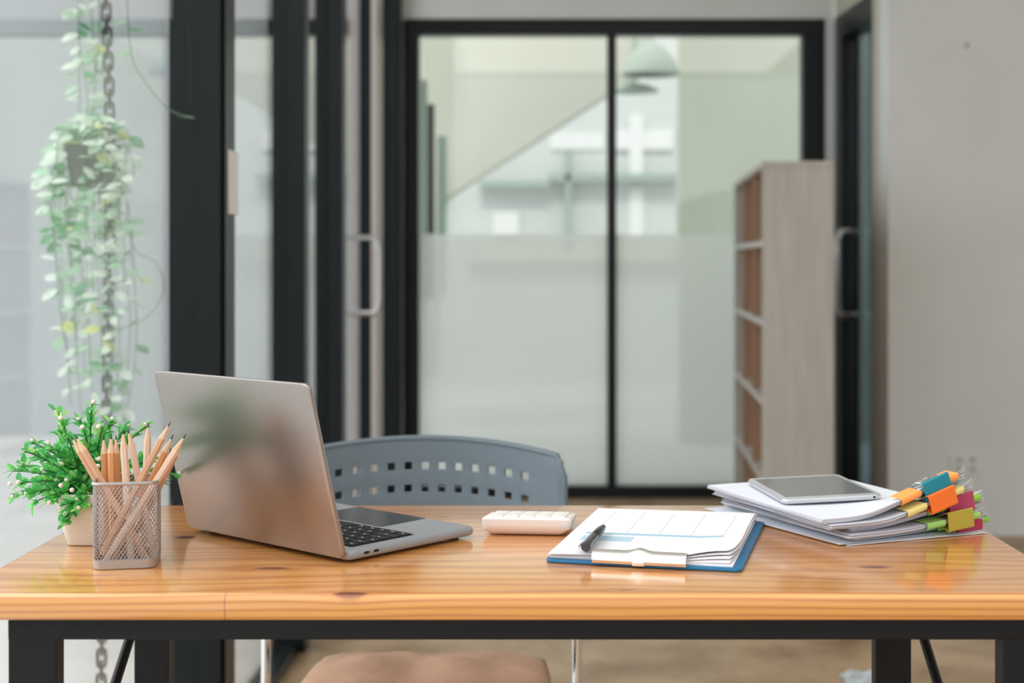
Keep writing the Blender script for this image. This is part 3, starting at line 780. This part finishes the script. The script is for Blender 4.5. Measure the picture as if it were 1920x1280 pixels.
# per bundle: shift along u and v, base z, target z at the right end, clip centre u, corner rotation
bund = [ # du, dv, zb, slope, u0, uc, rot
 (-.028, .000, .0282, .33, .035, .165, -2.0),
 (-.020, -.006, .0217, .31, .064, .162, -1.5),
 (.014, .003, .0152, .16, .060, .1715, 1.5),
 (.004, -.009, .0087, .10, .084, .1687, 1.0),
 (.024, .003, .0022, .05, .080, .1788, 2.5),
]
tk = .0056
for i, (du, dv, zb_, sl_, u0_, uc, rot) in enumerate(bund):
    W_, L_ = .212, .290
    def zprof(u, v, zb_=zb_, sl_=sl_, u0_=u0_, du=du):
        q_ = (u+du-u0_)/.012
        lift = sl_*.012*(math.log(1+math.exp(q_)) if q_ < 30 else q_)
        return zb_+lift*(max(0, 1-max(v, 0)/.13)**2)
    bt = thing('document_bundle', '%s bundle of papers in the pile, held by a %s clip' % (names[i], clipcol[i][0]), 'papers', BO, ba+R(rot), 'bundles of papers piled at the right of the table')
    pb = MB(); nl_ = 7; rb = random.Random(20+i)
    for q in range(nl_):
        ou, ov = rb.uniform(-.0035,.0015), rb.uniform(-.002,.002); thq = tk/nl_
        wob = rb.uniform(0, 6); fan = (q-(nl_-1)/2)
        nx_, ny_ = 22, 14; vs = []; fs = []
        for s_ in (1, 0):
            for j in range(ny_+1):
                for k in range(nx_+1):
                    u = W_*k/nx_; v = L_*j/ny_
                    endf = max(0, (u-.195)/.017)
                    z = zprof(u, v)+thq*(q+(.93 if s_ else .0)) + (fan*.0016*endf if v < .03 else 0)
                    # soft ripple and curled left edge
                    cmp_ = .0
                    z += .0004*math.sin(9*v*3+wob)*(1 if i > 0 else .4)*(1 if s_ else 1)*(1-endf)
                    vs.append((u+du+ou, v+dv+ov, z))
        N_ = (nx_+1)*(ny_+1)
        for j in range(ny_):
            for k in range(nx_):
                a = j*(nx_+1)+k; fs += [(a,a+1,a+nx_+2,a+nx_+1), (N_+a,N_+a+nx_+1,N_+a+nx_+2,N_+a+1)]
        for k in range(nx_): fs += [(k,N_+k,N_+k+1,k+1)]; a = ny_*(nx_+1)+k; fs += [(a,a+1,N_+a+1,N_+a)]
        for j in range(ny_): a = j*(nx_+1); fs += [(a,a+nx_+1,N_+a+nx_+1,N_+a)]; a += nx_; fs += [(a,N_+a,N_+a+nx_+1,a+nx_+1)]
        pb.add(vs, fs, rb.choice((0,0,1,2) if i > 1 else (0,0,0,1)))
    pb.build('page_block', [M['p1'], M['p2'], M['p3']], bt, True, ang=40)
    # sticky note folded over the near edge on both sides of the clip
    mt_ = mat(tabcol[i][0]+' sticky paper', tabcol[i][1], .7)
    def wrap(u0, u1, name, grow=.0008, ext=.022, thick_extra=0, parent=bt, mtl=mt_):
        ks = 8; rows = []
        for k in range(ks+1):
            u = u0+(u1-u0)*k/ks; z = zprof(u, 0); v0 = dv-.003-grow
            rows.append([Vector((u+du, dv+ext, z+tk+grow)), Vector((u+du, v0+.001, z+tk+grow)), Vector((u+du, v0, z+tk*.8)), Vector((u+du, v0, z+tk*.2)), Vector((u+du, v0+.001, z-grow)), Vector((u+du, dv+ext, z-grow)),
                         Vector((u+du, dv+ext, z-grow-.0002)), Vector((u+du, v0+.001, z-grow-.0002)), Vector((u+du, v0-.0003, z+tk*.2)), Vector((u+du, v0-.0003, z+tk*.8)), Vector((u+du, v0+.001, z+tk+grow+.0002)), Vector((u+du, dv+ext, z+tk+grow+.0002))])
        return MB().loft(rows).build(name, mtl, parent, True)
    so_ = wrap(uc-.052, uc-.023, 'sticky_tab'); so_['label'] = tabcol[i][0]+' sticky note folded over the edge'
    so_ = wrap(uc+.019, uc+.034, 'sticky_tab'); so_['label'] = tabcol[i][0]+' sticky note folded over the edge'
    # binder clip: triangular sprung body, spine toward the viewer
    z_c = max(zprof(uc, 0)+tk/2, .0131); slope = math.atan((zprof(uc+.02, 0)-zprof(uc-.02, 0))/.04)
    loc = Matrix.Translation(BO) @ Matrix.Rotation(ba+R(rot), 4, 'Z') @ Vector((uc+du, dv-.004, z_c))
    bc = thing('binder_clip', '%s binder clip gripping the %s bundle of the pile' % (clipcol[i][0], names[i]), 'binder clip', loc, 0, 'binder clips on the paper bundles')
    bc.rotation_euler = Euler((0, -slope, ba+R(rot)), 'XYZ')
    hs = .0125; Lc = .0205; dpt = .022
    t0 = .0007
    g = tk/2+.0009
    pts = [(dpt, g), (-.0, hs), (-.0012, hs), (-.0025, hs-.0015), (-.0025, -hs+.0015), (-.0012, -hs), (0, -hs), (dpt, -g)]
    inn = [(dpt, -g+t0), (.0005, -hs+t0+.0006), (-.0014, -hs+t0+.0012), (-.0014, hs-t0-.0012), (.0005, hs-t0-.0006), (dpt, g-t0)]
    # shell as closed profile lofted along x
    sh = MB().loft([[Vector((x_, y_, z_)) for y_, z_ in pts+inn] for x_ in (-Lc, Lc)], 0)
    bo = sh.build('clip_body', mat(clipcol[i][0]+' enamel', clipcol[i][1], .35), bc)
    inner = MB(); 
    inner.loft([[Vector((x_, y_, z_)) for y_, z_ in [(.0,-hs+.0018),(.0,hs-.0018),(dpt*.93,g-t0),(dpt*.93,-g+t0)]] for x_ in (-Lc+.001, -Lc+.0014)])
    for sgn in (1, -1):
        MB().tube([(-.006,dpt,sgn*g),(-.010,dpt+.006,sgn*(g+.001)),(-.007,dpt+.020,sgn*(g-.001)-.004),(.007,dpt+.020,sgn*(g-.001)-.004),(.010,dpt+.006,sgn*(g+.001)),(.006,dpt,sgn*g)], .0009, 6).build('wire_handle', M['chrome'], bc, True)
# loose sheets under the pile
for i, (du, dv, rot, zz) in enumerate(((.004,-.008,-1,.0004), (-.006,-.002,4,.0012))):
    ls = sheet('loose_sheet', .21, .297, .0004, lambda u, v, du=du, dv=dv, zz=zz: (du+u*.212, dv+v*.292, zz+.0004*(abs(math.sin(7*u+i))*(1-v))+.0004), None, M['p1'])
    ls.location = BO; ls.rotation_euler = (0, 0, ba+R(rot))
    tag(ls, ['white loose sheet at the very bottom of the paper pile', 'white loose sheet just above the bottom one of the pile'][i], 'paper')
# ---------------------------------------------------------------- tablet
tq = thing('tablet', 'silver tablet with a grey screen lying on top of the paper pile', 'tablet', (.304, 1.829, TZ+.0352), R(8))
tq.rotation_euler = (R(.3), R(-1.6), R(8))
M['tabs'] = mat('tablet silver', srgb(205,206,212), .3, .6)
slab(.134, .172, .010, 0, .0066, .067, .086, .0022).build('body', M['tabs'], tq, True)
slab(.131, .169, .009, .0064, .0069, .067, .086, .0002).build('bezel', mat('tablet bezel', srgb(196,198,202), .12), tq)
slab(.119, .146, .001, .0068, .0071, .067, .087, .0001).build('screen', mat('tablet screen', srgb(128,130,132), .1), tq)
MB().tube([(.122,-.0004,.0036),(.122,.001,.0036)], .0016, 14).build('audio_jack', M['black'], tq)

# ---------------------------------------------------------------- hanging plant and chain outside the glass
hd = 3.0
M['chain'] = mat('weathered chain steel', srgb(70,72,70), .55, .4, noise=(40,.3,(1,1,1)))
def link_mesh():
    pts = []
    L2, W2 = .0115, .0085
    for k in range(20):
        a = 2*math.pi*k/20; pts.append((W2*math.cos(a), 0, W2*math.sin(a)+(L2 if math.sin(a) > 0 else -L2 if math.sin(a) < 0 else 0)))
    m = MB(); m.tube(pts, .0032, 8, closed=True); return m
chn = thing('hanging_chain', 'rusty grey steel chain hanging full height beside the trailing vines', 'chain', (px(204,hd), hd, 0))
pitch = .0262; z = 2.62; k = 0; proto = None
while z > .03:
    if proto is None: proto = link_mesh().build('link', M['chain'], chn, True); o = proto
    else: o = proto.copy(); C.objects.link(o); o.parent = chn
    yp = 490-(z-CZ)*2667/hd
    xp = 198+7*min(1, max(0, yp/180)) - (15*max(0, (yp-500))/750)
    o.location = (px(xp,hd)-px(204,hd), 0, z); o.rotation_euler = (0, 0, R(12+90*(k % 2)))
    z -= pitch; k += 1
hp_ = thing('hanging_plant', 'hanging pot of trailing vines with pale round leaves, outside the glass', 'hanging plant', (px(165,hd), hd+.03, 0))
O = Vector((px(165,hd), hd+.03, 0))
pr = [(.034,0),(.044,.004),(.052,.05),(.058,.085),(.060,.09),(.054,.09),(.05,.07)]
MB().loft([[Vector((r_*math.cos(2*math.pi*j/20), r_*math.sin(2*math.pi*j/20), z_)) for j in range(20)] for r_, z_ in pr]).build('hanging_pot', mat('dark pot', (.03,.035,.035,1), .6), hp_, True).location = (0, 0, pz(350,hd))
V1 = leafmat('pale vine leaf', srgb(220,238,218), .4, .45); V2 = leafmat('grey green vine leaf', srgb(172,206,176), .4, .45); V3 = leafmat('yellow vine leaf', srgb(220,226,150), .4); V4 = leafmat('deep vine leaf', srgb(96,160,110), .35); VS = mat('vine stem', srgb(110,135,112), .7)
rv_ = random.Random(5)
def vine(path, r=.0012, dens=1.0, big=1.0, dj=.05, name='vine', pale=.5, dd_=0):
    m = MB(); pts = []; dz = rv_.uniform(-dj, dj)
    P = [pxy(x, y, hd+dd_+dz)-O for x, y in path]
    # catmull sampling
    for k in range(len(P)-1):
        p0, p1, p2, p3 = P[max(k-1,0)], P[k], P[k+1], P[min(k+2, len(P)-1)]
        n_ = max(2, int((p2-p1).length/.012))
        for q in range(n_):
            t_ = q/n_; pts.append(.5*((2*p1)+(p2-p0)*t_+(2*p0-5*p1+4*p2-p3)*t_*t_+(3*p1-p0-3*p2+p3)*t_**3))
    pts.append(P[-1]); m.tube(pts, r, 5, mi=0)
    for k in range(1, len(pts)):
        if rv_.random() < dens*.55:
            tan = (pts[k]-pts[k-1]).normalized(); sd = rv_.choice((-1, 1))
            dd = Vector((sd*rv_.uniform(.4,1), rv_.uniform(-.8,.3), rv_.uniform(-.4,.5)))+tan*.3
            Lf = rv_.uniform(.026,.042)*big
            c = rv_.random()
            leaf(m, pts[k], dd, Vector((rv_.uniform(-.6,.6), -rv_.uniform(.2,1), rv_.uniform(.2,1))), Lf, Lf*rv_.uniform(.48,.66), rv_.uniform(-.1,.2), 1 if c < pale else 2 if c < .80 else 4 if c < .96 else 3)
    m.build(name, [VS, V1, V2, V3, V4], hp_, True)
# strands above the pot
vine([(150,-60),(146,30),(152,110),(165,180),(160,240)]); vine([(168,-60),(172,40),(178,120),(176,200),(185,250)], pale=.3); vine([(182,-60),(186,60),(180,130),(172,230)], dens=.8)
vine([(158,-60),(150,60),(148,150),(150,230)], dens=.8)
# crown over the pot
for (x, y) in ((95,290),(110,260),(130,240),(150,225),(170,215),(190,225),(210,235),(232,262),(245,290),(225,320),(105,330),(200,262),(140,250),(180,250),(100,310),(238,245),(190,262)):
    vine([(165,270),((165+x)/2,(250+y)/2-12),(x,y),(x+(x-165)*.06,y+45)], dens=1.2, big=1.1, dj=.06)
# cascades
for (x, ye) in ((92,460),(100,560),(108,700),(116,760),(126,640),(134,790),(146,720),(156,560),(164,800),(174,690),(184,790),(196,770),(206,740),(214,800),(222,560),(234,520),(118,520),(104,640),(142,480),(168,460),(186,520),(205,480),(228,700),(150,680),(215,440),(130,420)):
    yy0 = 300+rv_.uniform(-20,30)
    vine([(x+rv_.uniform(-6,6), yy0), (x+rv_.uniform(-5,5), yy0+(ye-yy0)*.33), (x+8+rv_.uniform(-6,8), yy0+(ye-yy0)*.66), (x+14+rv_.uniform(-8,10), ye)], dens=.85 if ye < 600 else .62, big=.95, r=.0010)
# stray tendrils at the right
vine([(236,-60),(240,40),(248,110),(270,150),(300,190),(330,212),(364,221)], dens=.6, big=.8, dj=.005, pale=.1, r=.0016, dd_=-.12)
vine([(235,400),(255,470),(290,490),(308,540),(280,590),(240,612),(200,618)], dens=.25, big=.7, dj=.02, pale=.3)
vine([(240,380),(246,470),(256,600),(250,700),(232,790)], dens=.4, big=.8, dj=.02)

# ---------------------------------------------------------------- unidentified grey item on the floor, built as crumpled cloth
m = MB(); rc = random.Random(3); n_ = 14; vs = []; fs = []
for j in range(n_+1):
    for i in range(n_+1):
        u, v = -1+2*i/n_, -1+2*j/n_
        e = max(0, (1-u**4)*(1-v**4))
        vs.append((u*.055*(1-.1*math.sin(4*v)), v*.07, .002+e*(.014+.012*math.sin(5*u+2*v)*math.cos(4*v)+rc.uniform(0,.006))))
for j in range(n_):
    for i in range(n_): a = j*(n_+1)+i; fs.append((a, a+1, a+n_+2, a+n_+1))
o = m.add(vs, fs).build('unidentified_floor_item', mat('grey white cloth', srgb(176,182,184), .9, noise=(30,.35,(1,1,1))), None, True)
o.location = ((1622-1026)*3.72/2667, 3.70, 0); md = o.modifiers.new('sol', 'SOLIDIFY'); md.thickness = .003; md.offset = 1
tag(o, 'small unidentified grey and white item, built as crumpled cloth, on the floor behind the right rear table leg', 'cloth')
